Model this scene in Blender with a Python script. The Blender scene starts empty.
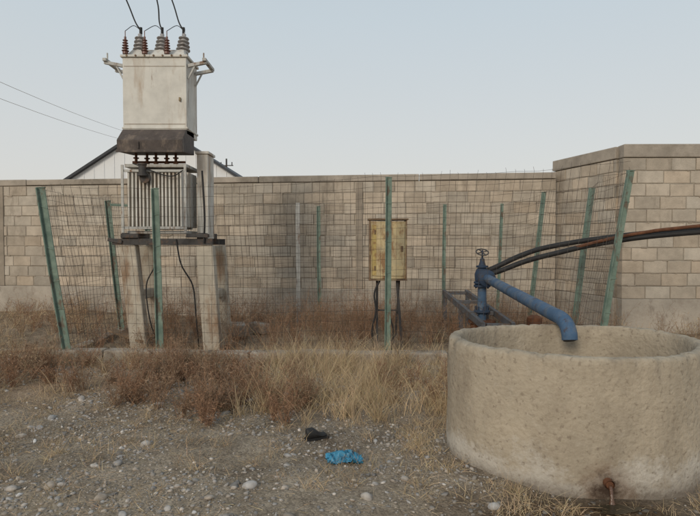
import bpy, math, random
import numpy as np
from mathutils import Vector, Matrix, Euler
random.seed(7); rng=np.random.default_rng(11)
S=bpy.context.scene
COL=S.collection
# ---------------------------------------------------------------- ground height
def gh(x,y):
    x=np.asarray(x,float); y=np.asarray(y,float)
    near=np.exp(-((x/25)**2+((y-6)/25)**2))
    h=0.022*np.sin(1.1*x+0.6*y+1)+0.018*np.sin(-0.8*x+1.7*y+2)+0.012*np.sin(3.1*x+1.3*y)+0.010*np.sin(2.3*x-3.7*y+.5)
    h=h+0.006*np.sin(7.3*x+4.1*y+1.3)+0.006*np.sin(5.1*x-8.2*y)+0.004*np.sin(13*x+9*y)*np.sin(11*y-6*x)
    return h*near
def vn(x,y,s,seed=0):
    x=np.asarray(x,float)*s; y=np.asarray(y,float)*s
    xi=np.floor(x).astype(int); yi=np.floor(y).astype(int); fx=x-xi; fy=y-yi
    fx=fx*fx*(3-2*fx); fy=fy*fy*(3-2*fy)
    def r(a,b):
        v=np.sin(a*127.1+b*311.7+seed*74.7)*43758.5453
        return v-np.floor(v)
    return (r(xi,yi)*(1-fx)+r(xi+1,yi)*fx)*(1-fy)+(r(xi,yi+1)*(1-fx)+r(xi+1,yi+1)*fx)*fy
def fbm(x,y,s,seed=0):
    return (vn(x,y,s,seed)+.5*vn(x,y,s*2.1,seed+1)+.25*vn(x,y,s*4.3,seed+2)+.125*vn(x,y,s*8.7,seed+3))/1.875
# ---------------------------------------------------------------- materials
def mat(name,base,var=.2,scale=4,bump=.2,rough=.85,stain=None,sscale=3,sthr=.55,swid=.1,streak=1.0,metal=0,attr=False,bscale=None,tint=None,spec=.3,bdist=.01,stain2=None,s2=(4,.55,.15,.2)):
    m=bpy.data.materials.new(name); m.use_nodes=True; nt=m.node_tree; N=nt.nodes; L=nt.links
    b=N['Principled BSDF']; b.inputs['Roughness'].default_value=rough; b.inputs['Metallic'].default_value=metal
    b.inputs['Specular IOR Level'].default_value=spec
    tc=N.new('ShaderNodeTexCoord')
    n=N.new('ShaderNodeTexNoise'); n.inputs['Scale'].default_value=scale; n.inputs['Detail'].default_value=7; n.inputs['Roughness'].default_value=.65
    L.new(tc.outputs['Object'],n.inputs['Vector'])
    r=N.new('ShaderNodeValToRGB'); e=r.color_ramp.elements
    t=tint or (1,1,1)
    e[0].position=.3; e[0].color=(*[c*(1-var) for c in base],1)
    e[1].position=.72; e[1].color=(*[min(1,c*(1+var)*k) for c,k in zip(base,t)],1)
    L.new(n.outputs['Fac'],r.inputs['Fac']); out=r.outputs['Color']
    def stainer(out,col,sc_,thr,wid,stk,off,mx_=1):
        mp=N.new('ShaderNodeMapping'); mp.inputs['Scale'].default_value=(1,1,stk); mp.inputs['Location'].default_value=off
        L.new(tc.outputs['Object'],mp.inputs['Vector'])
        n2=N.new('ShaderNodeTexNoise'); n2.inputs['Scale'].default_value=sc_; n2.inputs['Detail'].default_value=7; n2.inputs['Roughness'].default_value=.7
        L.new(mp.outputs['Vector'],n2.inputs['Vector'])
        r2=N.new('ShaderNodeMapRange'); r2.inputs['From Min'].default_value=thr; r2.inputs['From Max'].default_value=thr+wid; r2.inputs['To Max'].default_value=mx_
        L.new(n2.outputs['Fac'],r2.inputs['Value'])
        mx=N.new('ShaderNodeMixRGB'); mx.inputs['Color2'].default_value=(*col,1)
        L.new(r2.outputs['Result'],mx.inputs['Fac']); L.new(out,mx.inputs['Color1']); return mx.outputs['Color']
    if stain: out=stainer(out,stain,sscale,sthr,swid,streak,(3.3,1.7,.4))
    if stain2: out=stainer(out,stain2,s2[0],s2[1],s2[2],s2[3],(7.3,2.2,5.1),.75)
    if attr:
        a=N.new('ShaderNodeAttribute'); a.attribute_name='Col'
        mx=N.new('ShaderNodeMixRGB'); mx.blend_type='MULTIPLY'; mx.inputs['Fac'].default_value=1
        L.new(out,mx.inputs['Color1']); L.new(a.outputs['Color'],mx.inputs['Color2']); out=mx.outputs['Color']
    L.new(out,b.inputs['Base Color'])
    if bump:
        n3=N.new('ShaderNodeTexNoise'); n3.inputs['Scale'].default_value=bscale or scale*6; n3.inputs['Detail'].default_value=6
        L.new(tc.outputs['Object'],n3.inputs['Vector'])
        bp=N.new('ShaderNodeBump'); bp.inputs['Strength'].default_value=bump; bp.inputs['Distance'].default_value=bdist
        L.new(n3.outputs['Fac'],bp.inputs['Height']); L.new(bp.outputs['Normal'],b.inputs['Normal'])
    return m
def amat(name,rough=.9,spec=.15,noise=0):
    m=bpy.data.materials.new(name); m.use_nodes=True; N=m.node_tree.nodes; L=m.node_tree.links; b=N['Principled BSDF']
    b.inputs['Roughness'].default_value=rough; b.inputs['Specular IOR Level'].default_value=spec
    a=N.new('ShaderNodeAttribute'); a.attribute_name='Col'; out=a.outputs['Color']
    if noise:
        n=N.new('ShaderNodeTexNoise'); n.inputs['Scale'].default_value=noise; n.inputs['Detail'].default_value=4
        tc=N.new('ShaderNodeTexCoord'); L.new(tc.outputs['Object'],n.inputs['Vector'])
        mr=N.new('ShaderNodeMapRange'); mr.inputs['From Min'].default_value=.3; mr.inputs['From Max'].default_value=.7; mr.inputs['To Min'].default_value=.7; mr.inputs['To Max'].default_value=1.25; L.new(n.outputs['Fac'],mr.inputs['Value'])
        s=N.new('ShaderNodeVectorMath'); s.operation='SCALE'; L.new(out,s.inputs[0]); L.new(mr.outputs[0],s.inputs['Scale']); out=s.outputs[0]
    L.new(out,b.inputs['Base Color']); return m
RUST=(.13,.055,.028)
M={}
M['block']=mat('concrete_block',(.47,.40,.32),.2,4,.6,.95,stain=(.31,.255,.195),sscale=1.1,sthr=.48,swid=.3,attr=True,bscale=60,stain2=(.22,.18,.14),s2=(2.6,.57,.14,.35))
M['mortar']=mat('mortar',(.29,.25,.20),.25,6,.6,.95,bscale=50)
M['cap']=mat('wall_cap_concrete',(.37,.32,.265),.25,2.5,.5,.95,stain=(.21,.18,.145),sscale=1.5,sthr=.48,swid=.2,bscale=40)
M['plinth']=mat('plinth_concrete',(.41,.36,.30),.22,1.6,.5,.95,stain=(.26,.215,.17),sscale=1.2,sthr=.5,swid=.2,bscale=40,stain2=(.18,.14,.11),s2=(5,.56,.12,.5))
M['pil']=mat('pilaster_concrete',(.31,.26,.205),.25,3,.5,.95,bscale=40)
M['green']=mat('faded_green_paint',(.135,.205,.165),.28,7,.3,.65,stain=(.14,.11,.08),sscale=9,sthr=.54,swid=.07,tint=(1.3,1.1,1.1),streak=.4)
M['wire']=mat('rusty_wire',(.09,.075,.065),.35,12,0,.7,metal=.2)
M['kerb']=mat('kerb_concrete',(.33,.285,.235),.3,4,.8,.95,bscale=30,stain=(.17,.135,.1),sscale=3,sthr=.5,swid=.12)
M['white']=mat('chalky_white_paint',(.61,.585,.53),.14,4,.2,.65,stain=(.38,.285,.20),sscale=3.4,sthr=.49,swid=.2,streak=.2,stain2=(.20,.11,.065),s2=(7,.58,.08,.15))
M['white2']=mat('dirty_grey_paint',(.45,.44,.41),.2,6,.2,.65,stain=(.21,.13,.085),sscale=6,sthr=.53,swid=.1,streak=.3)
M['brown']=mat('rusted_dark_hood',(.085,.068,.06),.35,6,.4,.7,stain=(.18,.14,.11),sscale=5,sthr=.53,swid=.12,streak=.4)
M['rust']=mat('rust',RUST,.4,12,.4,.85)
M['frame']=mat('rusty_brown_frame',(.20,.13,.08),.35,12,.3,.8,stain=(.36,.28,.16),sscale=6,sthr=.52,swid=.1)
M['dsteel']=mat('dark_steel',(.06,.055,.052),.35,9,.3,.6,stain=(.11,.07,.05),sscale=7,sthr=.53,swid=.08)
M['gsteel']=mat('bare_grey_steel',(.10,.105,.115),.3,9,.3,.6,stain=(.12,.08,.055),sscale=7,sthr=.53,swid=.08)
M['postc']=mat('post_concrete',(.47,.415,.335),.22,5,.6,.92,bscale=35,stain=(.28,.19,.125),sscale=3.4,sthr=.51,swid=.14,streak=.3)
M['porc']=mat('grey_porcelain',(.36,.34,.33),.15,10,0,.3,spec=.5,stain=(.2,.17,.15),sscale=12,sthr=.55,swid=.1)
M['porcb']=mat('brown_porcelain',(.15,.06,.04),.2,10,0,.3,spec=.5)
M['blue']=mat('faded_blue_paint',(.055,.105,.18),.25,6,.25,.65,stain=(.11,.14,.18),sscale=6,sthr=.48,swid=.12,stain2=(.07,.05,.045),s2=(12,.58,.06,.6))
M['dblue']=mat('dark_blue_paint',(.026,.045,.08),.3,6,.2,.6,stain=(.06,.05,.045),sscale=8,sthr=.54,swid=.08)
M['black']=mat('black_rubber',(.024,.023,.023),.3,6,.15,.6)
M['bbox']=mat('meter_box_paint',(.52,.44,.29),.18,5,.2,.65,stain=(.30,.18,.09),sscale=5,sthr=.49,swid=.12,streak=.4,tint=(1.05,.97,.78),stain2=(.17,.08,.04),s2=(8,.58,.06,.3))
M['yel']=mat('yellow_paint',(.47,.35,.13),.2,7,.1,.6,stain=(.28,.16,.07),sscale=8,sthr=.5,swid=.1)
M['shedw']=mat('white_metal_sheet',(.74,.75,.76),.04,1,.05,.5)
M['dark']=mat('dark_trim',(.045,.048,.055),.2,4,0,.6)
M['stone']=amat('stone',.9,.2,28)
M['grass']=amat('dry_grass_blade',.9,.12)
M['wood']=mat('weathered_wood',(.24,.17,.11),.3,8,.4,.9)
M['bag']=mat('blue_plastic_film',(.05,.24,.38),.35,14,0,.4,spec=.4)
M['wetstain']=mat('rust_wet_stain',(.12,.06,.035),.4,14,.4,.2,spec=.6)
TC=(1.60,3.88); TA,TB=.89,.72; TH=.82
ang=-math.pi/2-.08; LX,LY=TA*math.cos(ang),TB*math.sin(ang); ox=TC[0]+LX; oy=TC[1]+LY
def tankmat():
    m=mat('tank_concrete',(.41,.345,.26),.18,2.2,.8,.93,stain=(.285,.235,.175),sscale=2.0,sthr=.46,swid=.2,streak=.4,bscale=30,bdist=.014)
    nt=m.node_tree; N=nt.nodes; L=nt.links; b=N['Principled BSDF']
    src=b.inputs['Base Color'].links[0].from_socket
    tc=N.new('ShaderNodeTexCoord'); sx=N.new('ShaderNodeSeparateXYZ'); L.new(tc.outputs['Object'],sx.inputs[0])
    n=N.new('ShaderNodeTexNoise'); n.inputs['Scale'].default_value=2.6; n.inputs['Detail'].default_value=9; n.inputs['Roughness'].default_value=.75; L.new(tc.outputs['Object'],n.inputs['Vector'])
    def mth(op,a=None,b_=None,c=None):
        q=N.new('ShaderNodeMath'); q.operation=op
        for i_,v in enumerate((a,b_,c)):
            if v is None: continue
            if isinstance(v,(int,float)): q.inputs[i_].default_value=v
            else: L.new(v,q.inputs[i_])
        return q.outputs[0]
    def mr(v,a,b_,to=1):
        q=N.new('ShaderNodeMapRange'); q.inputs['From Min'].default_value=a; q.inputs['From Max'].default_value=b_; q.inputs['To Max'].default_value=to; L.new(v,q.inputs['Value']); return q.outputs[0]
    def mix(f,c1,c2):
        q=N.new('ShaderNodeMixRGB'); L.new(f,q.inputs['Fac']); L.new(c1,q.inputs['Color1']); q.inputs['Color2'].default_value=(*c2,1); return q.outputs[0]
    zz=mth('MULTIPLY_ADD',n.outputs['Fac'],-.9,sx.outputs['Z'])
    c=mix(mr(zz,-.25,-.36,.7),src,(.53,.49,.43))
    v=N.new('ShaderNodeTexNoise'); v.inputs['Scale'].default_value=34; v.inputs['Detail'].default_value=4; L.new(tc.outputs['Object'],v.inputs['Vector'])
    c=mix(mr(v.outputs['Fac'],.60,.68,.5),c,(.17,.13,.095))
    g=N.new('ShaderNodeTexNoise'); g.inputs['Scale'].default_value=9; g.inputs['Detail'].default_value=8; g.inputs['Roughness'].default_value=.78; L.new(tc.outputs['Object'],g.inputs['Vector'])
    c=mix(mr(g.outputs['Fac'],.52,.70,.5),c,(.235,.19,.14))
    c=mix(mr(g.outputs['Fac'],.44,.32,.4),c,(.50,.44,.36))
    mp=N.new('ShaderNodeMapping'); mp.inputs['Scale'].default_value=(1,1,.10); L.new(tc.outputs['Object'],mp.inputs['Vector'])
    dr=N.new('ShaderNodeTexNoise'); dr.inputs['Scale'].default_value=7; dr.inputs['Detail'].default_value=5; L.new(mp.outputs[0],dr.inputs['Vector'])
    dz=mth('MULTIPLY_ADD',dr.outputs['Fac'],1.6,sx.outputs['Z'])
    c=mix(mr(dz,1.60,1.80,.4),c,(.20,.165,.13))
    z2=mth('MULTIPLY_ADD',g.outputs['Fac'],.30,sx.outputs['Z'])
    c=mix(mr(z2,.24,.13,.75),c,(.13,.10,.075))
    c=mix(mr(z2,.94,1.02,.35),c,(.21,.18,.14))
    dv=N.new('ShaderNodeVectorMath'); dv.operation='DISTANCE'; dv.inputs[1].default_value=(LX,LY,.03); L.new(tc.outputs['Object'],dv.inputs[0])
    d=mth('MULTIPLY_ADD',g.outputs['Fac'],.34,dv.outputs['Value'])
    c=mix(mr(d,.37,.28,.6),c,(.17,.11,.07))
    c=mix(mr(d,.28,.20,.95),c,(.05,.03,.02))
    L.new(c,b.inputs['Base Color']); return m
M['tank']=tankmat()
def groundmat():
    m=bpy.data.materials.new('dry_gravelly_soil'); m.use_nodes=True; nt=m.node_tree; N=nt.nodes; L=nt.links; b=N['Principled BSDF']
    b.inputs['Specular IOR Level'].default_value=.15; b.inputs['Roughness'].default_value=.95
    tc=N.new('ShaderNodeTexCoord')
    def noise(s,d=8,r=.65):
        n=N.new('ShaderNodeTexNoise'); n.inputs['Scale'].default_value=s; n.inputs['Detail'].default_value=d; n.inputs['Roughness'].default_value=r; L.new(tc.outputs['Object'],n.inputs['Vector']); return n
    n1=noise(2.1,10,.78); r=N.new('ShaderNodeValToRGB'); L.new(n1.outputs['Fac'],r.inputs['Fac'])
    e=r.color_ramp.elements; e[0].position=.32; e[0].color=(.18,.135,.096,1); e[1].position=.68; e[1].color=(.44,.365,.28,1)
    e=r.color_ramp.elements.new(.5); e.color=(.31,.25,.185,1)
    v=N.new('ShaderNodeTexVoronoi'); v.inputs['Scale'].default_value=75; L.new(tc.outputs['Object'],v.inputs['Vector'])
    hs=N.new('ShaderNodeSeparateColor'); L.new(v.outputs['Color'],hs.inputs[0])
    mr=N.new('ShaderNodeMapRange'); mr.inputs['To Min'].default_value=.68; mr.inputs['To Max'].default_value=1.32; L.new(hs.outputs[0],mr.inputs['Value'])
    mx=N.new('ShaderNodeVectorMath'); mx.operation='SCALE'; L.new(r.outputs['Color'],mx.inputs[0]); L.new(mr.outputs[0],mx.inputs['Scale'])
    a=N.new('ShaderNodeAttribute'); a.attribute_name='Col'
    mu=N.new('ShaderNodeMixRGB'); mu.blend_type='MULTIPLY'; mu.inputs['Fac'].default_value=1; L.new(mx.outputs[0],mu.inputs['Color1']); L.new(a.outputs['Color'],mu.inputs['Color2'])
    L.new(mu.outputs[0],b.inputs['Base Color'])
    n2=noise(11,10,.8); ad=N.new('ShaderNodeMath'); ad.operation='MULTIPLY_ADD'; ad.inputs[1].default_value=-.3; L.new(v.outputs['Distance'],ad.inputs[0]); L.new(n2.outputs['Fac'],ad.inputs[2])
    bp=N.new('ShaderNodeBump'); bp.inputs['Strength'].default_value=.8; bp.inputs['Distance'].default_value=.03; L.new(ad.outputs[0],bp.inputs['Height']); L.new(bp.outputs['Normal'],b.inputs['Normal'])
    return m
M['ground']=groundmat()
def watermat():
    m=bpy.data.materials.new('water'); m.use_nodes=True; b=m.node_tree.nodes['Principled BSDF']
    b.inputs['Base Color'].default_value=(.05,.04,.025,1); b.inputs['Roughness'].default_value=.12; b.inputs['Specular IOR Level'].default_value=.5
    N=m.node_tree.nodes; L=m.node_tree.links
    n=N.new('ShaderNodeTexNoise'); n.inputs['Scale'].default_value=8; bp=N.new('ShaderNodeBump'); bp.inputs['Strength'].default_value=.2; bp.inputs['Distance'].default_value=.01
    L.new(n.outputs['Fac'],bp.inputs['Height']); L.new(bp.outputs['Normal'],b.inputs['Normal']); return m
M['water']=watermat()
# ---------------------------------------------------------------- mesh builder
def empty(name,loc):
    o=bpy.data.objects.new(name,None); o.location=loc; o.empty_display_size=.3; COL.objects.link(o); return o
class MB:
    def __init__(s): s.v=[]; s.f=[]; s.c=[]
    def add(s,vs,fs,c=(1,1,1)):
        k=len(s.v); s.v+= [tuple(p) for p in vs]; s.f+=[tuple(i+k for i in f) for f in fs]; s.c+=[c]*len(vs)
    def box(s,size,loc,rot=(0,0,0),c=(1,1,1),taper=1.0):
        M4=Matrix.Translation(loc)@Euler(rot).to_matrix().to_4x4(); a,b,h=[q/2 for q in size]
        vs=[]
        for z,t in((-h,1),(h,taper)):
            for x,y in((-a,-b),(a,-b),(a,b),(-a,b)): vs.append(M4@Vector((x*t,y*t,z)))
        s.add(vs,[(3,2,1,0),(4,5,6,7),(0,1,5,4),(1,2,6,5),(2,3,7,6),(3,0,4,7)],c)
    def beam(s,p,q,w,d=None,c=(1,1,1),up=(0,1,0)):
        p=Vector(p);q=Vector(q);d=d or w; z=(q-p).normalized(); y=Vector(up)
        x=y.cross(z).normalized(); y=z.cross(x)
        vs=[e+x*i*w/2+y*j*d/2 for e in(p,q) for i,j in((-1,-1),(1,-1),(1,1),(-1,1))]
        s.add(vs,[(3,2,1,0),(4,5,6,7),(0,1,5,4),(1,2,6,5),(2,3,7,6),(3,0,4,7)],c)
    def tube(s,pts,r,seg=8,c=(1,1,1),cap=True):
        pts=[Vector(p) for p in pts]; n=len(pts); rs=r if isinstance(r,(list,tuple)) else [r]*n
        vs=[]; ref=None
        for i,p in enumerate(pts):
            t=(pts[min(i+1,n-1)]-pts[max(i-1,0)]).normalized()
            if ref is None: ref=t.orthogonal().normalized()
            x=(ref-t*ref.dot(t)).normalized(); y=t.cross(x); ref=x
            for k in range(seg):
                a=2*math.pi*k/seg; vs.append(p+(x*math.cos(a)+y*math.sin(a))*rs[i])
        fs=[(i*seg+k,i*seg+(k+1)%seg,(i+1)*seg+(k+1)%seg,(i+1)*seg+k) for i in range(n-1) for k in range(seg)]
        if cap: fs+=[tuple(range(seg))[::-1],tuple(range((n-1)*seg,n*seg))]
        s.add(vs,fs,c)
    def lathe(s,prof,loc,rot=(0,0,0),seg=20,c=(1,1,1)):
        M4=Matrix.Translation(loc)@Euler(rot).to_matrix().to_4x4(); n=len(prof)
        vs=[M4@Vector((r*math.cos(2*math.pi*k/seg),r*math.sin(2*math.pi*k/seg),z)) for r,z in prof for k in range(seg)]
        fs=[(i*seg+k,i*seg+(k+1)%seg,(i+1)*seg+(k+1)%seg,(i+1)*seg+k) for i in range(n-1) for k in range(seg)]
        fs+=[tuple(range(seg))[::-1],tuple(range((n-1)*seg,n*seg))]
        s.add(vs,fs,c)
    def build(s,name,m,parent=None,smooth=False,bevel=0,col=False):
        off=Vector(parent.location) if parent else Vector((0,0,0))
        me=bpy.data.meshes.new(name); me.from_pydata([Vector(p)-off for p in s.v],[],s.f); me.update()
        me.materials.append(m)
        if col:
            at=me.color_attributes.new('Col','FLOAT_COLOR','POINT'); at.data.foreach_set('color',np.array([(*c,1) for c in s.c],dtype=np.float32).ravel())
        o=bpy.data.objects.new(name,me); COL.objects.link(o)
        if parent: o.parent=parent
        if smooth:
            for p in me.polygons: p.use_smooth=True
            try: 
                me.set_sharp_from_angle(angle=math.radians(40))
            except Exception: pass
        if bevel:
            b=o.modifiers.new('bevel','BEVEL'); b.width=bevel; b.segments=2; b.limit_method='ANGLE'
        return o
def npmesh(name,V,F,C,m,parent=None):
    me=bpy.data.meshes.new(name); k=F.shape[1]
    me.vertices.add(len(V)); me.vertices.foreach_set('co',V.astype(np.float32).ravel())
    me.loops.add(F.size); me.loops.foreach_set('vertex_index',F.astype(np.int32).ravel())
    me.polygons.add(len(F)); me.polygons.foreach_set('loop_start',np.arange(0,F.size,k,dtype=np.int32)); me.polygons.foreach_set('loop_total',np.full(len(F),k,dtype=np.int32))
    me.update(calc_edges=True); me.validate()
    at=me.color_attributes.new('Col','FLOAT_COLOR','POINT'); at.data.foreach_set('color',np.concatenate([C,np.ones((len(C),1))],1).astype(np.float32).ravel())
    me.materials.append(m); o=bpy.data.objects.new(name,me); COL.objects.link(o)
    if parent: o.parent=parent
    return o
def arc(pts,n=8):
    P=[Vector(p) for p in pts]; P=[P[0]*2-P[1]]+P+[P[-1]*2-P[-2]]; out=[]
    for i in range(1,len(P)-2):
        for k in range(n):
            t=k/n; a,b,c,d=P[i-1:i+3]
            out.append(.5*((2*b)+(c-a)*t+(2*a-5*b+4*c-d)*t*t+(3*b-a-3*c+d)*t**3))
    out.append(P[-2]); return out
# ---------------------------------------------------------------- camera / light
cam=bpy.data.cameras.new('camera'); co=bpy.data.objects.new('camera',cam); COL.objects.link(co)
co.location=(0,0,1.5); co.rotation_euler=(math.radians(90-1.6),0,0); cam.sensor_width=36; cam.lens=27.8; cam.clip_end=3000
S.camera=co
W=bpy.data.worlds.new('World'); S.world=W; W.use_nodes=True; nt=W.node_tree; N=nt.nodes; L=nt.links
bg=N['Background']; bg.inputs['Strength'].default_value=.118
EL=math.radians(24); RO=math.radians(205)
sk=N.new('ShaderNodeTexSky'); sk.sky_type='NISHITA'; sk.sun_disc=False; sk.sun_elevation=EL; sk.sun_rotation=RO; sk.dust_density=3; sk.air_density=1.2
tc=N.new('ShaderNodeTexCoord'); sx=N.new('ShaderNodeSeparateXYZ'); L.new(tc.outputs['Generated'],sx.inputs[0])
rp=N.new('ShaderNodeValToRGB'); L.new(sx.outputs['Z'],rp.inputs['Fac'])
e=rp.color_ramp.elements; e[0].position=0; e[0].color=(.635,.60,.56,1); e[1].position=.6; e[1].color=(.43,.50,.555,1)
x=e.new(.12); x.color=(.60,.60,.585,1); x=e.new(.38); x.color=(.51,.57,.605,1)
sc=N.new('ShaderNodeVectorMath'); sc.operation='SCALE'; sc.inputs['Scale'].default_value=10; L.new(rp.outputs['Color'],sc.inputs[0])
mx=N.new('ShaderNodeMixRGB'); mx.inputs['Fac'].default_value=.88; L.new(sk.outputs[0],mx.inputs['Color1']); L.new(sc.outputs[0],mx.inputs['Color2']); L.new(mx.outputs[0],bg.inputs['Color'])
sun=bpy.data.lights.new('sun','SUN'); sun.energy=1.4; sun.angle=math.radians(16); sun.color=(1,.90,.76)
so=bpy.data.objects.new('sun',sun); COL.objects.link(so)
sd=Vector((math.sin(RO)*math.cos(EL),math.cos(RO)*math.cos(EL),math.sin(EL))); so.rotation_euler=sd.to_track_quat('Z','Y').to_euler(); so.location=sd*50
S.view_settings.view_transform='Standard'; S.view_settings.look='None'; S.view_settings.exposure=0
# ---------------------------------------------------------------- ground
def axis(lo,hi,step,far,n=22):
    a=np.arange(lo,hi+step/2,step); g=np.geomspace(step*2,far,n)
    return np.concatenate([(lo-g)[::-1],a,hi+g])
xs=axis(-8,8,.05,600); ys=axis(2,12,.05,900)
X,Y=np.meshgrid(xs,ys)
def gfine(x,y): return .022*(fbm(x,y,2.2,5)-.5)*np.exp(-((x/20)**2+((y-6)/20)**2))+.016*(fbm(x,y,7,15)-.5)*np.exp(-((x/9)**2+((y-6)/6)**2))
Z=gh(X,Y)+gfine(X,Y)
_gh=gh
def gh(x,y): return _gh(x,y)+gfine(np.asarray(x,float),np.asarray(y,float))
V=np.stack([X,Y,Z],-1).reshape(-1,3); nx=len(xs); ny=len(ys)
i=(np.arange(ny-1)[:,None]*nx+np.arange(nx-1)[None]).reshape(-1)
F=np.stack([i,i+1,i+nx+1,i+nx],1)
tan=fbm(X,Y,.7,9)
C=np.ones(X.shape+(3,))*(.72+.55*tan[...,None])
brush=np.clip((Y-6.9)/.6,0,1)*.3; C=C*(1-brush[...,None]*np.array([.5,.7,.9]))
red_=np.clip(1-np.abs(Y-5.7)/1.2,0,1)*np.clip((.3-X)/.6,0,1); C=C*(1-red_[...,None]*np.array([.12,.25,.35]))
dx=(X-1.5)/.95; dy=(Y-2.85)/.42; dmp=np.clip(1.5-1.2*np.sqrt(dx*dx+dy*dy)+.8*(fbm(X,Y,3,3)-.5),0,1)[...,None]
C=C*(1-dmp*np.array([.70,.76,.81]))
npmesh('ground',V,F,C.reshape(-1,3),M['ground'])
for p in bpy.data.objects['ground'].data.polygons: p.use_smooth=True
# ---------------------------------------------------------------- block walls
def block_wall(name,p0,p1,zb,zt,ztop,bl=.42,ch=.222,th=.2,pil=()):
    p0=Vector((*p0,0)); p1=Vector((*p1,0)); Ln=(p1-p0).length; ang=math.atan2(p1.y-p0.y,p1.x-p0.x)
    par=empty(name,p0); par.rotation_euler=(0,0,ang)
    def put(mb,n,m,**k):
        o=mb.build(n,m,None,**k); o.parent=par; return o
    mb=MB(); n=round((zt-zb)/ch); ch=(zt-zb)/n
    for r in range(n):
        x=-(bl/2 if r%2 else 0)+random.uniform(-.04,.04)
        while x<Ln:
            l=bl+random.uniform(-.025,.025); a=max(x,0.004); b=min(x+l-.015,Ln-.004)
            if b-a>.04:
                g=random.uniform(.84,1.12); w=random.uniform(-.035,.035)
                if random.random()<.06: g*=.85
                mb.box((b-a,th+random.uniform(-.006,.010),ch-.015),((a+b)/2,random.uniform(-.004,.004),zb+ch*(r+.5)+random.uniform(-.004,.004)),(0,random.uniform(-.009,.009),0),(g*(1+w),g,g*(1-w)))
            x+=l
    put(mb,'blocks',M['block'],bevel=.009,col=True)
    mb=MB(); mb.box((Ln-.01,th-.016,zt-zb-.002),(Ln/2,0,(zb+zt)/2)); put(mb,'mortar_core',M['mortar'])
    mb=MB()
    for _ in range(int(Ln*18)):
        r=random.randint(1,n-1); q=random.uniform(.1,Ln-.1); mb.box((random.uniform(.03,.20),th+random.uniform(.006,.016),random.uniform(.014,.030)),(q,0,zb+ch*r+random.uniform(-.004,.004)),(0,random.uniform(-.06,.06),0))
    put(mb,'mortar_smears',M['pil'],bevel=.005)
    mb=MB(); mb.box((Ln,th+.05,zb+.3),(Ln/2,0,(zb-.3)/2-.001)); put(mb,'plinth',M['plinth'],bevel=.01)
    mb=MB(); x=0
    while x<Ln:
        l=min(random.uniform(2.5,3.5),Ln-x); mb.box((l-.01,th+.03+random.uniform(0,.008),ztop-zt+random.uniform(-.022,.0)),(x+l/2,0,(zt+ztop)/2+.002)); x+=l
    put(mb,'cap',M['cap'],bevel=.015)
    if pil:
        mb=MB()
        for q,w in pil: mb.box((w,th+.045,zt-zb-.01),(q,0,(zb+zt)/2),(0,0,0))
        put(mb,'pilasters',M['pil'],bevel=.008)
    return par
A=Vector((-16,12.95)); B=Vector((4.02,10.64)); wl=(B-A).length
def atx(X): return (X+16)/(B.x-A.x)*wl
block_wall('concrete_block_wall',A,B,.56,2.74,2.88,pil=[(atx(-7.70),.24),(atx(.2),.14)])
block_wall('concrete_block_wall',(4.16,10.9),(4.62,9.25),.56,2.92,3.14)
block_wall('concrete_block_wall',(4.56,9.16),(16,9.0),.56,2.92,3.15)
# ---------------------------------------------------------------- shed behind wall
sh=empty('metal_shed',(-11.3,32,0))
rz=8.5; ez=3.6; hw=7.6; sx0=-11.5
mb=MB(); vs=[(sx0-hw,32,-.2),(sx0+hw,32,-.2),(sx0+hw,32,ez),(sx0,32,rz),(sx0-hw,32,ez)]; vs+=[(a,b+26,c) for a,b,c in vs]
mb.add(vs,[(0,1,2,3,4),(9,8,7,6,5),(1,6,7,2),(5,0,4,9)]); mb.build('walls',M['shedw'],sh)
mb=MB()
for k in range(-12,13):
    xx=sx0+k*.6; top=rz-(rz-ez)/hw*abs(k*.6)-.12; mb.box((.05,.02,top),(xx,31.985,top/2))
mb.build('sheet_ribs',M['shedw'],sh)
mb=MB()
for s_ in(-1,1):
    a=Vector((sx0,0,rz+.12)); b=Vector((sx0+s_*(hw+.4),0,ez-.14))
    for d0 in (31.7,): 
        mb.add([(a.x,d0,a.z),(b.x,d0,b.z),(b.x,d0,b.z-.16),(a.x,d0,a.z-.16),(a.x,58.3,a.z),(b.x,58.3,b.z),(b.x,58.3,b.z-.16),(a.x,58.3,a.z-.16)],[(0,1,2,3),(7,6,5,4),(0,4,5,1),(3,2,6,7),(1,5,6,2)])
mb.build('roof',M['dark'],sh)
mb=MB(); mb.box((3,.06,3.2),(sx0-2,31.95,1.6)); mb.box((1.1,.06,1),(sx0+3.5,31.95,2.4)); mb.build('door_and_window',M['dark'],sh)
up=empty('utility_pole',(-9.1,40,0)); mb=MB(); mb.tube([(-9.1,40,0),(-9.1,40,7.7)],[.10,.06],8); mb.beam((-9.6,40,7.2),(-8.6,40,7.2),.06)
for q in(-9.5,-9.1,-8.7): mb.tube([(q,40,7.22),(q,40,7.45)],.04,6)
mb.build('pole_and_crossarm',M['dsteel'],up)
mb=MB()
for k,dz in((0,0),(1,.55)):
    mb.tube([(-17.9-k*.3+(-12.5+17.9)*t,52+(10-52)*t,11.2-dz-3.9*t-1.6*4*t*(1-t)*.35) for t in np.linspace(0,1,14)],.008,5)
mb.build('overhead_power_line',M['frame'])
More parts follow.
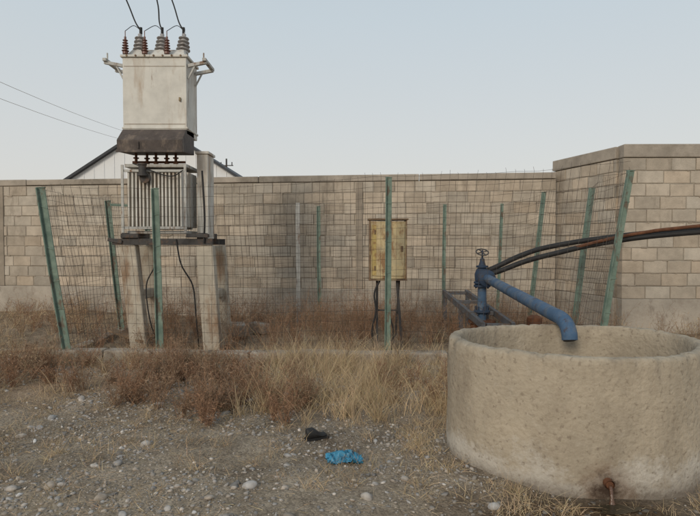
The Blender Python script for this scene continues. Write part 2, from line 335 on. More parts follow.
# ---------------------------------------------------------------- fence
fe=empty('wire_mesh_fence',(0,7,0))
posts=[
 ((-3.60,6.95),(-3.93,6.9,2.2),.10),((-2.47,7.02),(-2.52,7.02,2.2),.09),((.49,7.08),(.50,7.0,2.34),.085),((3.02,6.62),(3.36,6.5,2.36),.095),
 ((3.35,8.15),(3.66,8.2,2.32),.10),((3.12,9.5),(3.38,9.45,2.38),.085),
 ((-3.67,8.75),(-3.93,8.8,2.18),.085),((-3.75,10.25),(-3.85,10.25,2.2),.09),((-.56,10.1),(-.58,10.0,2.17),.07),((1.74,10.0),(1.75,10.0,2.2),.07),((2.66,9.8),(2.75,9.8,2.2),.06)]
mb=MB()
for (bx,by),t,w in posts:
    b=Vector((bx,by,-.2)); t=Vector(t)
    m1=b.lerp(t,.55)+Vector((random.uniform(-.012,.012),0,0))
    for p_,q_ in((b,m1),(m1,t)):
        # angle-iron section: web + one flange
        mb.beam(p_,q_,w*.95,w*.16)
        o_=Vector((-w*.41,-w*.30,0)); mb.beam(p_+o_,q_+o_,w*.14,w*.44)
    mb.beam(t,t+Vector((0,0,.01)),w*1.02,w*.4)
    for k in range(1,5):
        p=b.lerp(t,.16+k*.18+random.uniform(-.03,.03)); mb.box((w*1.02,w*.10,.014),p+Vector((0,-w*.1,0)),(0,random.uniform(-.35,.35),0))
mb.build('posts',M['green'],fe,bevel=.003)
mb=MB(); mb.beam((-.97,10.2,-.2),(-.98,10.15,2.25),.075,.075); mb.build('grey_post',M['white2'],fe)
mb=MB(); mb.beam((-3.93,8.8,2.12),(-3.2,8.95,2.1),.04,.04,up=(0,0,1)); mb.build('brace',M['green'],fe)
loop=[0,1,2,3,4,5,10,9,8,7,6,0]
mb=MB()
for a,b in zip(loop[:-1],loop[1:]):
    (ax,ay),ta,_=posts[a]; (bx,by),tb,_=posts[b]
    ba=Vector((ax,ay,.08)); bb=Vector((bx,by,.08)); ta=Vector(ta); tb=Vector(tb)
    if b==3: tb.z+=.10
    if a==3: ta.z+=.05
    ln=(bb-ba).length; nu=max(2,round(ln/.098)); nrm_=Vector((-(bb-ba).y,(bb-ba).x,0)).normalized(); sd_=random.random()*10
    def pt(u,v):
        p=ba.lerp(bb,u).lerp(ta.lerp(tb,u),v)
        k=math.sin(math.pi*u)
        off=(.05*math.sin(3*u*ln+sd_)+.03*math.sin(7*v+5*u+sd_))*k
        p=p+nrm_*off; p.z+=(.02*math.sin(2.1*u*ln+sd_)*(v)-.01*v*k+.008*math.sin(9*u*ln+v*6+sd_))
        p+= (bb-ba).normalized()*(.014*math.sin(8*v+6*u+sd_)*k)
        return p
    nv=17
    for i_ in range(1,nu):
        u=i_/nu; j=random.uniform(-.002,.002); ext=random.uniform(.01,.06)
        pts=[pt(u+j,v) for v in np.linspace(0,1,12)]; pts.append(pts[-1]+Vector((random.uniform(-.015,.015),random.uniform(-.01,.01),ext)))
        mb.tube(pts,.0020,3,cap=False)
    for k in range(nv+1):
        v=k/nv
        mb.tube([pt(u,v) for u in np.linspace(0,1,max(6,int(ln/.2)))],.0020 ,3,cap=False)
mb.build('wire_mesh',M['wire'],fe)
mb=MB()
def rough_bar(p,q,w,h,n):
    for k in range(n):
        a=Vector(p).lerp(Vector(q),k/n); b=Vector(p).lerp(Vector(q),(k+1)/n-.002)
        mb.beam((a.x,a.y,h/2-.08+random.uniform(-.012,.012)),(b.x,b.y,h/2-.08+random.uniform(-.012,.012)),h+.16,w+random.uniform(-.02,.02),up=(-(b-a).y,(b-a).x,0))
rough_bar((-3.75,6.93,0),(3.1,6.6+.1,0),.20,.13,11)
rough_bar((-3.72,7.06,0),(-3.78,10.3,0),.18,.09,4)
mb.build('concrete_kerb',M['kerb'],fe,bevel=.02)
# ---------------------------------------------------------------- transformer
tr=empty('electrical_transformer',(-2.74,7.6,0))
yf=7.55
mb=MB()
for (tx,bx) in((-3.12,-2.95),(-2.04,-1.93)):
    for dy in(0,.66):
        mb.beam((bx,yf+.08+dy,-.2),(tx,yf+.08+dy,1.46),.24,.16)
    mb.beam((bx*.55+tx*.45,yf+.16,.75),(bx*.55+tx*.45,yf+.66,.75),.10,.14,up=(0,0,1))
mb.build('concrete_supports',M['postc'],tr,bevel=.02)
mb=MB()
for dy in(.02,.75): mb.beam((-3.32,yf+dy,1.515),(-1.92,yf+dy,1.515),.09,.07,up=(0,1,0))
mb.beam((-3.15,yf,1.60),(-3.15,yf+.85,1.60),.08,.08,up=(0,0,1)); mb.beam((-2.1,yf,1.60),(-2.1,yf+.85,1.60),.08,.08,up=(0,0,1))
mb.box((.2,.02,.05),(-3.27,yf-.03,1.53),(0,.2,0)); mb.box((.24,.10,.06),(-3.06,yf+.0,1.60)); mb.box((.30,.10,.05),(-2.12,yf-.01,1.60))
mb.build('steel_beams',M['dsteel'],tr,bevel=.004)
mb=MB()
x0,x1=-3.13,-2.30; zc0,zc1=1.66,2.56
mb.box((x1-x0-.14,.5,zc1-zc0-.08),((x0+x1)/2,yf+.36,(zc0+zc1)/2)); 
mb.box((x1-x0+.04,.66,.045),((x0+x1)/2,yf+.36,zc1+.02)); mb.box((x1-x0,.62,.04),((x0+x1)/2,yf+.36,zc0-.01))
mb.build('radiator_tank',M['white2'],tr,bevel=.006)
mb=MB()
n=15
for k in range(n):
    xx=x0+.05+(x1-x0-.1)*k/(n-1)
    mb.box((.024,.13,zc1-zc0-.10),(xx,yf+.05,(zc0+zc1)/2-.0),(0,random.uniform(-.006,.006),random.uniform(-.05,.05)))
for k in range(9):
    yy=yf+.14+.05*k; mb.box((.10,.02,zc1-zc0-.12),(x1-.04,yy,(zc0+zc1)/2)); mb.box((.10,.02,zc1-zc0-.12),(x0+.04,yy,(zc0+zc1)/2))
mb.build('radiator_fins',M['white'],tr,bevel=.004)
mb=MB()
for zz in(zc0+.05,zc1-.06): mb.box((x1-x0+.06,.018,.035),((x0+x1)/2,yf-.03,zz))
for xx in(x0-.02,x1+.02): mb.box((.035,.02,zc1-zc0+.04),(xx,yf-.045,(zc0+zc1)/2))
mb.build('guard_frame',M['white2'],tr,bevel=.003)
mb=MB(); mb.box((.16,.34,1.22),(-2.13,yf+.45,2.17)); mb.box((.20,.38,.04),(-2.13,yf+.45,2.80)); mb.build('cable_duct',M['white'],tr,bevel=.008)
mb=MB()
for k,xx in enumerate((-3.02,-2.88,-2.74,-2.6,-2.46)):
    mb.lathe([(.035,0),(.035,.03),(.02,.035),(.02,.08),(.04,.085),(.04,.1),(.018,.105),(.018,.18)],(xx,yf+.12+.04*(k%2),zc1+.045),seg=10)
mb.beam((-3.1,yf+.2,zc1+.09),(-2.35,yf+.2,zc1+.09),.03,.03)
mb.build('low_voltage_terminals',M['rust'],tr)
# sloped overhanging hood: thin front lip, sloping top, side cheeks
mb=MB(); hx0,hx1=-3.17,-2.28
pr=[(yf-.16,2.74),(yf-.17,2.90),(yf+.03,3.08),(yf+.40,3.10),(yf+.40,2.78)]
vs=[(hx0,a,b) for a,b in pr]+[(hx1,a,b) for a,b in pr]; mb.add(vs,[(0,1,2,3,4),(9,8,7,6,5)]+[(i,5+i,5+(i+1)%5,(i+1)%5) for i in range(5)])
mb.box((hx1-hx0+.02,.012,.03),((hx0+hx1)/2,yf-.178,2.745)); mb.beam(((hx0+hx1)/2-.15,yf-.180,2.78),((hx0+hx1)/2-.15,yf-.182,2.88),.02,.01)
mb.build('dark_hood',M['brown'],tr,bevel=.014)
mb=MB(); ux0,ux1=-3.18,-2.27; mb.box((ux1-ux0-.02,.52,1.06),((ux0+ux1)/2,yf+.31,3.55)); mb.box((ux1-ux0+.03,.57,.035),((ux0+ux1)/2,yf+.31,4.10))
mb.box((ux1-ux0+.01,.54,.03),((ux0+ux1)/2,yf+.31,3.045+.06))
rx0,rx1=ux0+.04,ux1-.04; y0,y1=yf+.08,yf+.54
mb.add([(rx0,y0,4.118),(rx1,y0,4.118),(rx1,y1,4.118),(rx0,y1,4.118),(rx0+.05,y0+.12,4.24),(rx1-.05,y0+.12,4.24),(rx1-.05,y1-.06,4.24),(rx0+.05,y1-.06,4.24)],[(3,2,1,0),(4,5,6,7),(0,1,5,4),(1,2,6,5),(2,3,7,6),(3,0,4,7)])
mb.build('upper_cabinet',M['white'],tr,bevel=.008)
mb=MB()
mb.box((ux1-ux0-.06,.006,.004),((ux0+ux1)/2,yf+.048,3.96)); mb.box((ux1-ux0-.06,.006,.004),((ux0+ux1)/2,yf+.048,3.16))
mb.box((.02,.03,.05),(ux1-.10,yf+.035,3.5))
for k in range(7):
    mb.lathe([(.014,0),(.014,.012),(.006,.014)],(ux0+.08+k*(ux1-ux0-.16)/6,yf+.028,4.10),(math.pi/2,0,0),6)
mb.build('seams_bolts_and_handle',M['frame'],tr)
mb=MB()
for s_,xx in((-1,ux0),(1,ux1)):
    for yy in (yf+.10,yf+.46):
        mb.beam((xx,yy,3.98),(xx+s_*.26,yy,4.03),.045,.045,up=(0,1,0)); mb.beam((xx,yy,3.80),(xx+s_*.10,yy,3.99),.022,.022)
    mb.beam((xx+s_*.24,yf+.04,4.055),(xx+s_*.24,yf+.52,4.055),.05,.04,up=(0,0,1))
    mb.tube([(xx+s_*.22,yf+.1,4.04),(xx+s_*.22,yf+.1,4.16)],.012,6)
mb.build('side_arms',M['white2'],tr,bevel=.003)
def bush(loc,H,r,nr,m,name,tilt=(0,0,0)):
    mb=MB(); pr=[(r*.75,0),(r*.75,.03)]
    for k in range(nr):
        z=.03+(H-.06)*k/nr; dz=(H-.06)/nr; rr=r*(1-.35*k/nr)
        pr+=[(rr*.55,z+.1*dz),(rr,z+.35*dz),(rr,z+.5*dz),(rr*.5,z+.8*dz)]
    pr+=[(r*.3,H-.03),(r*.3,H),(r*.12,H+.005),(r*.12,H+.08)]
    mb.lathe(pr,loc,tilt,16); mb.build(name,m,tr,smooth=True)
tips=[]
for k,xx in enumerate((-3.04,-2.73,-2.42)):
    tl=(-.12,(-.04,0,.03)[k],0); bush((xx,yf+.36,4.24),.29,.10,4,M['porc'],'high_voltage_bushing',tl); tips.append(Vector((xx,yf+.40,4.59)))
for k,xx in enumerate((-3.13,-2.86,-2.55)): bush((xx,yf+.06,4.13),.24,.05,5,M['porcb'],'surge_arrester',(0,0,0))
mb=MB()
for k,t in enumerate(tips):
    dx=(-.20,-.07,-.16)[k]
    pts=arc([t+Vector((0,0,0)),t+Vector((-.02+.3*dx,0,.12)),t+Vector((dx,0,.42)),t+Vector((dx*1.5-.1,-.1,.9)),t+Vector((-1.0,-.5,2.0)),(-5.5,6.2,7.6),(-9.5-.3*k,4.5,8.6)],6)
    mb.tube(pts,.011,6); mb.tube([t-Vector((0,0,.05)),t+Vector((0,0,.04))],.022,6)
    q=Vector((( -3.13,-2.86,-2.55)[k],yf+.06,4.45)); mb.tube(arc([t,t+Vector((-.06,-.12,.02)),q],5),.005,5)
mb.build('dropper_wires',M['black'],tr)
mb=MB()
mb.tube(arc([(-2.42,yf-.02,1.55),(-2.35,yf-.03,1.2),(-2.2,yf,.9),(-2.16,yf,.5),(-2.15,yf+.1,0)],6),.012,6)
mb.tube(arc([(-2.05,yf-.03,2.5),(-2.02,yf-.03,1.9),(-2.03,yf-.03,1.5)],5),.016,6)
mb.tube(arc([(-3.0,yf-.06,2.6),(-2.5,yf-.08,2.42),(-2.3,yf-.07,2.5)],6),.008,5)
mb.tube(arc([(-2.75,yf+.02,1.55),(-2.72,yf-.02,1.2),(-2.85,yf,.9),(-2.8,yf,.4),(-2.7,yf+.1,0)],6),.010,6)
mb.build('loose_cables',M['black'],tr)
mb=MB(); mb.lathe([(.07,0),(.07,.03),(.05,.035),(.05,.14),(.06,.15),(.06,.17)],(-2.85,yf-.10,2.42),(0,0,0),16); mb.lathe([(.075,0),(.075,.03),(.055,.032)],(-2.83,yf-.05,2.40),(math.pi/2,0,0),18); mb.build('oil_gauge',M['dsteel'],tr,smooth=True)
# ---------------------------------------------------------------- meter box
me_=empty('electrical_meter_box',(.53,7.55,0)); y=7.5
mb=MB(); mb.box((.50,.24,.80),(.53,y+.13,1.40)); mb.build('cabinet',M['bbox'],me_,bevel=.006)
mb=MB(); mb.box((.42,.012,.72),(.545,y+.002,1.40)); mb.build('door',M['bbox'],me_,bevel=.004)
mb=MB()
for xx in(.278,.782): mb.box((.018,.262,.83),(xx,y+.125,1.40))
mb.box((.56,.30,.02),(.53,y+.12,1.828)); mb.box((.53,.265,.02),(.53,y+.125,.985)); mb.box((.03,.02,.08),(.72,y-.012,1.42)); mb.box((.02,.02,.06),(.345,y-.01,1.65)); mb.box((.02,.02,.06),(.345,y-.01,1.15))
mb.build('frame',M['frame'],me_,bevel=.003)
mb=MB(); mb.box((.06,.014,.70),(.335,y-.0,1.40)); mb.build('yellow_strip',M['yel'],me_)
mb=MB(); mb.beam((.38,y+.1,.98),(.38,y+.06,-.1),.03); mb.beam((.66,y+.1,.98),(.74,y+.05,-.1),.035); mb.beam((.70,y+.2,.98),(.64,y+.25,-.1),.03); mb.beam((.37,y+.12,.55),(.7,y+.1,.55),.02)
mb.build('legs',M['dsteel'],me_)
mb=MB(); mb.tube(arc([(.42,y+.05,.98),(.34,y,.8),(.36,y-.02,.55),(.31,y,.3),(.33,y+.05,0)],6),.014,6); mb.tube(arc([(.5,y+.05,.98),(.52,y,.6),(.6,y,.3),(.58,y,0)],6),.011,6); mb.build('cables',M['black'],me_)
# ---------------------------------------------------------------- tank
tk=empty('concrete_water_tank',(TC[0],TC[1],0))
prof=[(1.0,-.15),(1.0,.0),(1.0,.1),(.998,.18),(.998,.25),(.997,.33),(.995,.4),(.995,.48),(.995,.55),(.992,.62),(.99,.69),(.988,.76),(.985,.795),(.975,.812),(.955,.818),(.93,.82),(.905,.818),(.893,.81),(.885,.79),(.882,.72),(.885,.62),(.885,.5),(.885,.35),(.885,.1)]
seg=240; nr=len(prof); V=np.zeros((nr,seg,3)); aa=2*np.pi*np.arange(seg)/seg
for i,(r,z) in enumerate(prof):
    sx_=np.cos(aa)*2+10; sy_=np.sin(aa)*2+z*1.6+(5 if i>16 else 0)
    n_=fbm(sx_,sy_,1.2,4)-.5; n2=fbm(sx_+9,sy_,5,8)-.5
    rr=r+.022*n_+.012*n2
    zz=z+0*aa if z<.7 else z+.006*np.sin(2*aa+1)+.022*(fbm(np.cos(aa)*2+20,np.sin(aa)*2,2.2,2)-.5)+.020*(fbm(np.cos(aa)*2+3,np.sin(aa)*2+i*.3,6,12)-.5)
    # chipped rim: occasional bites out of the edge
    if i in (11,12,13,14,15,16,17):
        ch_=np.clip((fbm(np.cos(aa)*2+33,np.sin(aa)*2+7,7,22)-.66)*8,0,1); zz=zz-.022*ch_*(1 if i<15 else .3); rr=rr-.02*ch_*(1 if i<14 else 0)
    V[i]=np.stack([TC[0]+TA*rr*np.cos(aa),TC[1]+TB*rr*np.sin(aa),zz],-1)
F=[(i*seg+k,i*seg+(k+1)%seg,(i+1)*seg+(k+1)%seg,(i+1)*seg+k) for i in range(nr-1) for k in range(seg)]
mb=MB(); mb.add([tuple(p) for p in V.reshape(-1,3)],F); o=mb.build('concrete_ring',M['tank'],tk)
for p in o.data.polygons: p.use_smooth=True
mb=MB(); vs=[(TC[0]+TA*.89*math.cos(2*math.pi*k/64),TC[1]+TB*.89*math.sin(2*math.pi*k/64),.30) for k in range(64)]; mb.add(vs,[tuple(range(64))]); mb.build('water',M['water'],tk)
mb=MB(); 
mb.tube([(ox,oy+.05,.085),(ox-.005,oy-.035,.08)],.028,14,cap=False); mb.tube([(ox,oy+.05,.085),(ox-.005,oy-.030,.08)],.022,14,cap=True)
mb.build('outlet_pipe',M['rust'],tk,smooth=True)
mb=MB(); mb.tube(arc([(ox,oy-.02,.072),(ox-.005,oy-.045,.060),(ox-.01,oy-.065,.03),(ox-.01,oy-.075,-.02)],5),[.013,.013,.012,.012,.011,.010,.010,.009,.009,.009,.010,.010,.012,.014,.017,.02],8); mb.build('water_stream',M['wetstain'],tk,smooth=True)
gp=float(gh(ox,oy-.17))
mb=MB(); vs=[(ox-.02+.13*(1+.25*math.sin(3*a+1)+.1*math.sin(7*a))*math.cos(a),oy-.14+.055*(1+.2*math.sin(2*a))*math.sin(a),gp+.010) for a in np.linspace(0,2*math.pi,40,endpoint=False)]; mb.add(vs,[tuple(range(40))]); mb.build('puddle',M['water'])
# ---------------------------------------------------------------- wellhead pump
wp=empty('water_well_pump',(1.86,7.6,0)); wx,wy=1.86,7.6
mb=MB()
mb.tube([(wx,wy,-.1),(wx,wy,.98)],.062,20)
pe=arc([(wx,wy-.02,1.03),(wx-.0,wy-.25,1.02),(1.80,6.0,.955),(1.745,4.66,.892),(1.738,4.44,.880),(1.732,4.31,.848),(1.73,4.25,.79),(1.73,4.235,.735)],8)
mb.tube(pe,.060,20)
mb.build('discharge_pipe',M['blue'],wp,smooth=True)
mb=MB(); mb.tube([(1.73,4.237,.739),(1.73,4.234,.732)],.050,16); mb.build('pipe_mouth',M['dark'],wp)
mb=MB()
for z in(.52,.88,.925): mb.lathe([(.11,0),(.115,.004),(.115,.028),(.11,.032)],(wx,wy,z),seg=20)
mb.lathe([(.11,0),(.115,.004),(.115,.028),(.11,.032)],(wx-.005,wy-.24,1.02),(math.pi/2,0,0),20)
mb.lathe([(.11,0),(.115,.004),(.115,.028),(.11,.032)],(wx-.005,wy-.285,1.02),(math.pi/2,0,0),20)
mb.lathe([(.065,0),(.10,.03),(.105,.12),(.08,.19),(.05,.21),(.085,.215),(.085,.24),(.05,.245),(.035,.30),(.03,.34),(.012,.345),(.012,.46)],(wx,wy,.94),seg=18)
for k in range(8):
    a=k*math.pi/4
    for z in(.51,.87): mb.tube([(wx+.09*math.cos(a),wy+.09*math.sin(a),z-.01),(wx+.09*math.cos(a),wy+.09*math.sin(a),z+.1)],.009,6)
mb.build('gate_valve',M['dblue'],wp,smooth=True)
mb=MB(); R=.085; zc=1.37
mb.tube([(wx+R*math.cos(a),wy+R*math.sin(a)*.85,zc+R*.5*math.sin(a)) for a in np.linspace(0,2*math.pi,25)],.009,6,cap=False)
for k in range(4):
    a=k*math.pi/2+.4; mb.tube([(wx,wy,zc),(wx+R*math.cos(a),wy+R*math.sin(a)*.85,zc+R*.5*math.sin(a))],.008,6)
mb.build('handwheel',M['dsteel'],wp)
mb=MB()
for off in(-.16,.22):
    mb.beam((1.76+off,9.2,.66),(1.86+off,6.85,.44),.09,.05,up=(1,0,0))
    for t in(.04,.5,.96):
        p=Vector((1.76+off,9.2,.66)).lerp(Vector((1.86+off,6.85,.44)),t); mb.beam((p.x,p.y,-.1),(p.x,p.y,p.z-.04),.06)
for t in(.03,.35,.68,.98):
    p=Vector((1.79,9.2,.66)).lerp(Vector((1.89,6.85,.44)),t); mb.beam((p.x-.14,p.y,p.z),(p.x+.16,p.y,p.z),.05,.07)
mb.build('support_frame',M['gsteel'],wp,bevel=.004)
mb=MB(); mb.lathe([(.16,0),(.16,.42),(.19,.425),(.19,.46),(.1,.465)],(wx,wy,-.05),seg=24); mb.lathe([(.1,0),(.1,.44),(.05,.47)],(2.50,7.3,0.05),seg=16); mb.build('well_casing',M['rust'],wp,smooth=True)
for k,(pts,r) in enumerate([
 ([(1.92,7.62,1.10),(2.08,7.62,1.17),(2.42,7.6,1.33),(2.78,7.6,1.44),(3.45,7.45,1.56),(4.5,7.1,1.68),(8,6.4,1.95)],.036),
 ([(1.92,7.58,1.05),(2.1,7.55,1.11),(2.45,7.5,1.25),(2.85,7.45,1.36),(3.45,7.35,1.50),(4.5,7.0,1.64),(8,6.3,1.88)],.036)]):
    mb=MB(); mb.tube(arc(pts,8),r,12); mb.build('black_water_hose',M['black'],smooth=True)
mb=MB(); mb.tube(arc([(2.75,7.55,1.33),(3.4,7.3,1.53),(3.9,7.15,1.64),(4.5,6.95,1.72),(8,6.1,2.1)],8),.022,8); mb.build('rusty_pipe',M['rust'],smooth=True)
# ---------------------------------------------------------------- litter
def gz(x,y): return float(gh(x,y))
n=40; xs_=np.linspace(-1,1,n); gx,gy=np.meshgrid(xs_,xs_)
rr=np.sqrt(gx**2+gy**2); f1=fbm(gx+3,gy+5,3.2,3); f2=fbm(gx+9,gy+2,6.5,6); f3=np.abs(fbm(gx+4,gy+8,4,16)-.5)
bx=-.04+gx*.12*(1+.6*(fbm(gx+1,gy,1.5,1)-.5))+.06*(f2-.5); by=3.66+gy*.068*(1+.7*(fbm(gx,gy+7,1.5,2)-.5))+.05*(f1-.5); bz=gz(-.04,3.66)+.006+.075*np.clip(f1*1.5-.4,0,1)*np.clip(1.25-rr,0.1,1)+.10*f3
V=np.stack([bx,by,bz],-1).reshape(-1,3); i=(np.arange(n-1)[:,None]*n+np.arange(n-1)[None]).reshape(-1); o=npmesh('plastic_bag',V,np.stack([i,i+1,i+n+1,i+n],1),np.ones((n*n,3)),M['bag'])
for p in o.data.polygons: p.use_smooth=True
mb=MB()
sx_,sy_,sz_=-.26,4.12,gz(-.26,4.12)
def sp(u): return Vector((sx_+(u-.5)*.17*math.cos(.5),sy_+(u-.5)*.17*math.sin(.5),sz_))
V=[];F=[]; ns=12
for a_ in range(ns+1):
    u=a_/ns; w=.036*(.75+.45*math.sin(u*2.6+.4))*(1 if 0<a_<ns else .5); h=(.085 if u<.35 else .085-.05*min(1,(u-.35)/.35))*(1 if a_<ns else .5)
    c=sp(u); sd_=Vector((-math.sin(.5),math.cos(.5),0))
    for k in range(10):
        t=2*math.pi*k/10; V.append(c+sd_*w*math.cos(t)+Vector((0,0,.01+h*(.5+.5*math.sin(t)))))
for a_ in range(ns):
    for k in range(10): F.append((a_*10+k,a_*10+(k+1)%10,(a_+1)*10+(k+1)%10,(a_+1)*10+k))
F+=[tuple(range(10)),tuple(range(ns*10,ns*10+10))[::-1]]
mb.add(V,F); mb.box((.18,.075,.018),(sx_,sy_,sz_+.012),(0,0,.5)); mb.build('old_shoe',M['black'],smooth=True)
mb=MB(); mb.box((.35,.25,.2),(-1.85,8.6,.12),(.1,.05,.3)); mb.box((.3,.2,.16),(-1.5,8.9,.1),(0,.1,-.4)); mb.build('concrete_rubble',M['plinth'],bevel=.02)
mb=MB(); mb.beam((-3.5,7.9,.22),(-2.9,7.55,.12),.12,.03,up=(0,0,1)); mb.build('wooden_plank',M['wood'])
mb=MB(); mb.tube(arc([(-4.9,6.7,.05),(-4.4,6.95,.09),(-3.9,7.1,.12)],4),.022,7); mb.build('fallen_branch',M['wood'])
# ---------------------------------------------------------------- stones
def stones(name,n,region,smin,smax,pw,seed,dlo=.3,dk=2.6,flat=(.4,.75)):
    r=np.random.default_rng(seed); t=(1+5**.5)/2
    B=np.array([(-1,t,0),(1,t,0),(-1,-t,0),(1,-t,0),(0,-1,t),(0,1,t),(0,-1,-t),(0,1,-t),(t,0,-1),(t,0,1),(-t,0,-1),(-t,0,1)],float); B/=np.linalg.norm(B[0])
    T=np.array([(0,11,5),(0,5,1),(0,1,7),(0,7,10),(0,10,11),(1,5,9),(5,11,4),(11,10,2),(10,7,6),(7,1,8),(3,9,4),(3,4,2),(3,2,6),(3,6,8),(3,8,9),(4,9,5),(2,4,11),(6,2,10),(8,6,7),(9,8,1)])
    x=r.uniform(region[0],region[1],n*3); y=r.uniform(region[2],region[3],n*3)
    dens=fbm(x,y,1.3,21)
    keep=(r.random(n*3)<np.clip((dens-dlo)*dk,0.06,1))&(np.abs(x)<.75*y+.6)&(((x-TC[0])/TA)**2+((y-TC[1])/TB)**2>1.02)
    x=x[keep][:n]; y=y[keep][:n]; n=len(x)
    s=smin*(1-r.random(n))**(-1/pw); s=np.minimum(s,smax*r.uniform(.6,1,n))
    sc=np.stack([r.uniform(.8,1.5,n),r.uniform(.6,1.1,n),r.uniform(flat[0],flat[1],n)],1)*s[:,None]
    a=r.uniform(0,2*np.pi,n); P=B[None]*(1+r.uniform(-.28,.22,(n,12,1)))*sc[:,None]
    tl=r.uniform(-.5,.5,n)[:,None]; z=P[...,2]*np.cos(tl)+P[...,0]*np.sin(tl); xx=P[...,0]*np.cos(tl)-P[...,2]*np.sin(tl)
    X=xx*np.cos(a)[:,None]-P[...,1]*np.sin(a)[:,None]+x[:,None]; Y=xx*np.sin(a)[:,None]+P[...,1]*np.cos(a)[:,None]+y[:,None]
    Z=z+(gh(x,y)+s*.10)[:,None]
    g=r.uniform(.17,.38,n)*np.where(r.random(n)<.12,1.55,1); w=r.uniform(.03,.18,n)
    wet=np.clip(1.4-np.sqrt(((x-1.5)/.85)**2+((y-2.85)/.4)**2),0,1)*.65; g=g*(1-wet)
    C=np.stack([g*(1+w),g,g*(1-w)],1); C=np.repeat(C,12,0)
    F=(T[None]+(np.arange(n)*12)[:,None,None]).reshape(-1,3)
    return npmesh(name,np.stack([X,Y,Z],-1).reshape(-1,3),F,C,M['stone'])
stones('gravel',22000,(-5,5,2.4,7.0),.0042,.022,1.75,3,.36,3.2)
o=stones('river_stones',420,(-5,4.5,2.6,7.2),.019,.065,2.3,5,.35,3)
for p in o.data.polygons: p.use_smooth=True
sb=o.modifiers.new('round','SUBSURF'); sb.levels=1; sb.render_levels=1
# ---------------------------------------------------------------- vegetation
class Strands:
    def __init__(s): s.V=[];s.F=[];s.C=[];s.n=0
    def add(s,P,D,L,Wd,bend,C,k=3,tip=.2):
        n=len(P); t=np.linspace(0,1,k+1)
        pos=P[:,None]+D[:,None]*L[:,None,None]*t[None,:,None]+bend[:,None]*(L[:,None,None])*(t**2)[None,:,None]
        sd=np.cross(D,rng.normal(size=(n,3))); sd/=np.linalg.norm(sd,axis=1,keepdims=True)+1e-9
        w=Wd[:,None,None]*(1-(1-tip)*t)[None,:,None]/2
        V=np.stack([pos-sd[:,None]*w,pos+sd[:,None]*w],2).reshape(-1,3)
        b=(np.arange(n)*(k+1)*2)[:,None]+(np.arange(k)*2)[None]
        F=np.stack([b,b+1,b+3,b+2],-1).reshape(-1,4)+s.n
        s.V.append(V); s.F.append(F); s.C.append(np.repeat(C,(k+1)*2,0)); s.n+=len(V)
        return pos
    def build(s,name): return npmesh(name,np.concatenate(s.V),np.concatenate(s.F),np.concatenate(s.C),M['grass'])
def nrm(a): return a/(np.linalg.norm(a,axis=1,keepdims=True)+1e-9)
def dirs(n,up,sp):
    d=rng.normal(size=(n,3))*sp; d[:,2]=np.abs(d[:,2])*.5+up; return nrm(d)
def colr(n,base,v=.25):
    g=rng.uniform(1-v,1+v,n)[:,None]; return np.array(base)[None]*g*(1+rng.uniform(-.06,.06,(n,3)))
STRAW=(.52,.395,.245); RED=(.265,.158,.098); BRN=(.27,.185,.122); TAN=(.43,.32,.20)
def tufts(S_,cx,cy,hgt,rad,nb,col,spread=.45,width=.004,v=.3):
    n=len(cx)*nb; ix=np.repeat(np.arange(len(cx)),nb)
    a=rng.uniform(0,2*np.pi,n); r=rad[ix]*np.sqrt(rng.random(n)); x=cx[ix]+r*np.cos(a); y=cy[ix]+r*np.sin(a)
    P=np.stack([x,y,gh(x,y)-.01],1); D=dirs(n,1,spread); L=hgt[ix]*rng.uniform(.35,1.1,n)
    bend=rng.normal(size=(n,3))*.25; bend[:,2]=-rng.uniform(0,.35,n)
    cl=rng.uniform(.8,1.2,len(cx))[ix][:,None]
    S_.add(P,D,L,np.full(n,width)*rng.uniform(.6,1.3,n),bend,colr(n,col,v)*cl,3)
def bushes(S_,cx,cy,H,R,ns,nt,nf,col,col2):
    n=len(cx)*ns; ix=np.repeat(np.arange(len(cx)),ns)
    a=rng.uniform(0,2*np.pi,n); r=.05*rng.random(n); x=cx[ix]+r*np.cos(a); y=cy[ix]+r*np.sin(a)
    P=np.stack([x,y,gh(x,y)-.01],1); aa=rng.uniform(0,2*np.pi,n); el=np.sqrt(rng.random(n))*R[ix]/H[ix]
    D=nrm(np.stack([np.cos(aa)*el,np.sin(aa)*el,np.ones(n)],1)); L=H[ix]*rng.uniform(.55,1.15,n)
    bend=rng.normal(size=(n,3))*.14
    pos=S_.add(P,D,L,np.full(n,.0045),bend,colr(n,col,.25),4,.35)
    m=n*nt; jx=np.repeat(np.arange(n),nt); tt=rng.uniform(.2,1,m); seg_=np.minimum((tt*4).astype(int),3); fr=(tt*4-seg_)[:,None]
    P2=pos[jx,seg_]*(1-fr)+pos[jx,seg_+1]*fr; D2=nrm(D[jx]*.8+rng.normal(size=(m,3))*.65); L2=L[jx]*rng.uniform(.12,.38,m)
    mixc=np.where((rng.random(len(cx))<.5)[ix][jx][:,None],np.array(col)[None],np.array(col2)[None])*rng.uniform(.7,1.35,m)[:,None]
    pos2=S_.add(P2,D2,L2,np.full(m,.0030),rng.normal(size=(m,3))*.15,mixc,2,.4)
    q=m*nf; kx=np.repeat(np.arange(m),nf); f=rng.random(q)[:,None]; P3=pos2[kx,0]*(1-f)+pos2[kx,2]*f
    S_.add(P3,nrm(rng.normal(size=(q,3))+D2[kx]*.6),rng.uniform(.008,.026,q),np.full(q,.0042)*rng.uniform(.6,1.4,q),np.zeros((q,3)),mixc[kx]*rng.uniform(.8,1.35,q)[:,None],1,.3)
def ok(x,y): return (((x-TC[0])/(TA+.06))**2+((y-TC[1])/(TB+.06))**2>1)
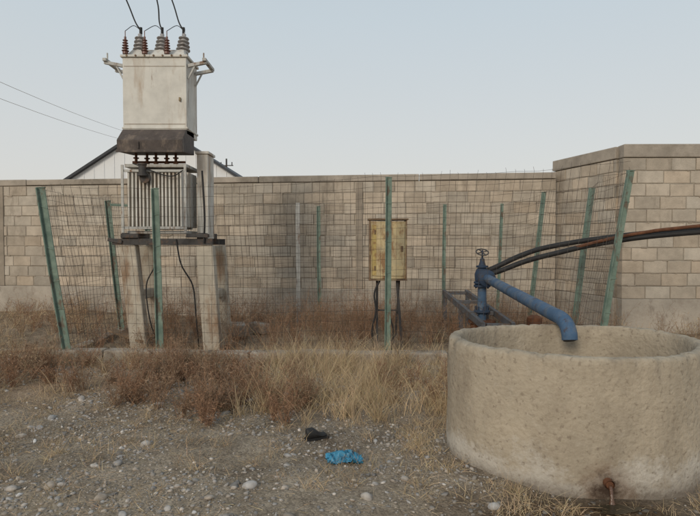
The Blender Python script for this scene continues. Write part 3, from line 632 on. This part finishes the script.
def scatter(n,x0,x1,y0,y1,dens=None):
    x=rng.uniform(x0,x1,n); y=rng.uniform(y0,y1,n); k=ok(x,y)
    if dens is not None: k&=rng.random(n)<dens(x,y)
    return x[k],y[k]
sv=Strands()
cx=np.concatenate([rng.uniform(-2.2,-.45,44),rng.uniform(-3.8,-1.6,34),rng.uniform(-1.5,-.35,14)]); cy=np.concatenate([rng.uniform(4.75,6.3,44),rng.uniform(5.3,6.6,34),rng.uniform(4.3,5.1,14)])
bushes(sv,cx,cy,rng.uniform(.18,.40,len(cx)),rng.uniform(.14,.32,len(cx)),19,8,4,RED,BRN)
x,y=scatter(24,-5.6,-3.3,5.9,7.6); bushes(sv,x,y,rng.uniform(.15,.34,len(x)),rng.uniform(.15,.3,len(x)),16,7,4,BRN,TAN)
x,y=scatter(20,.3,1.6,4.7,6.6); bushes(sv,x,y,rng.uniform(.18,.40,len(x)),rng.uniform(.12,.25,len(x)),18,7,4,RED,TAN)
sv.build('dry_shrubs')
sv=Strands()
x,y=scatter(260,-3.6,3.6,7.3,10.3); H=rng.uniform(.28,.70,len(x)); bushes(sv,x,y,H,H*.55,12,7,3,RED,BRN)
x,y=scatter(170,-9.5,-3.9,7.8,12.0); H=rng.uniform(.2,.48,len(x)); bushes(sv,x,y,H,H*.6,10,6,3,RED,TAN)
x,y=scatter(50,3.5,8,6.5,9.0); H=rng.uniform(.3,.6,len(x)); bushes(sv,x,y,H,H*.55,10,6,3,BRN,TAN)
sv.build('dry_brush')
sg=Strands()
x,y=scatter(160,-1.0,1.3,4.4,6.9,lambda x,y:np.clip(1.2-np.abs(x+.1)*.5,0,1)); tufts(sg,x,y,rng.uniform(.18,.48,len(x)),rng.uniform(.05,.14,len(x)),46,STRAW,.45,.0035)
x,y=scatter(48,-.85,.4,4.9,6.8); tufts(sg,x,y,rng.uniform(.38,.66,len(x)),rng.uniform(.05,.12,len(x)),42,STRAW,.35,.0035)
x,y=scatter(40,-4.2,-.8,5.0,6.8); tufts(sg,x,y,rng.uniform(.2,.45,len(x)),rng.uniform(.05,.12,len(x)),30,TAN,.45,.0035)
x,y=scatter(1700,-5,4,2.4,7,lambda x,y:np.clip((fbm(x,y,1.1,31)-.38)*4,0,1)); tufts(sg,x,y,rng.uniform(.03,.11,len(x)),rng.uniform(.04,.16,len(x)),20,TAN,1.3,.0026,.4)
x,y=scatter(170,-3.4,1.2,3.2,5.2); tufts(sg,x,y,rng.uniform(.07,.2,len(x)),rng.uniform(.04,.10,len(x)),24,TAN,.8,.003)
x,y=scatter(320,.35,1.9,2.95,4.6,lambda x,y:np.clip(1.35-((x-TC[0])/TA)**2*.5-((y-TC[1])/TB)**2*.30,0,1)*(((x-ox)**2+(y-oy+.1)**2)>.06)); tufts(sg,x,y,rng.uniform(.07,.19,len(x)),rng.uniform(.05,.12,len(x)),32,STRAW,.9,.0028)
x,y=scatter(60,2.0,2.7,2.75,3.4); tufts(sg,x,y,rng.uniform(.08,.2,len(x)),rng.uniform(.05,.1,len(x)),36,STRAW,.7,.0028)
x,y=scatter(400,-4,3.2,6.2,7.1); tufts(sg,x,y,rng.uniform(.08,.34,len(x)),rng.uniform(.04,.12,len(x)),22,TAN,.6,.0035)
x,y=scatter(380,-10,8,7.1,12); tufts(sg,x,y,rng.uniform(.12,.4,len(x)),rng.uniform(.05,.2,len(x)),22,TAN,.55,.005)
sg.build('dry_grass')
sl=Strands(); n=15000; x=rng.uniform(-5,4.5,n*2); y=rng.uniform(2.4,7,n*2); k=ok(x,y)&(rng.random(n*2)<np.clip((fbm(x,y,.8,41)-.3)*3,.05,1)); x=x[k];y=y[k]; n=len(x)
D=rng.normal(size=(n,3)); D[:,2]=np.abs(D[:,2])*.12; D=nrm(D); sl.add(np.stack([x,y,gh(x,y)+.006],1),D,rng.uniform(.015,.09,n),np.full(n,.0024),rng.normal(size=(n,3))*np.array([.15,.15,.02]),colr(n,TAN,.45),2)
sl.build('straw_litter')
print('done')
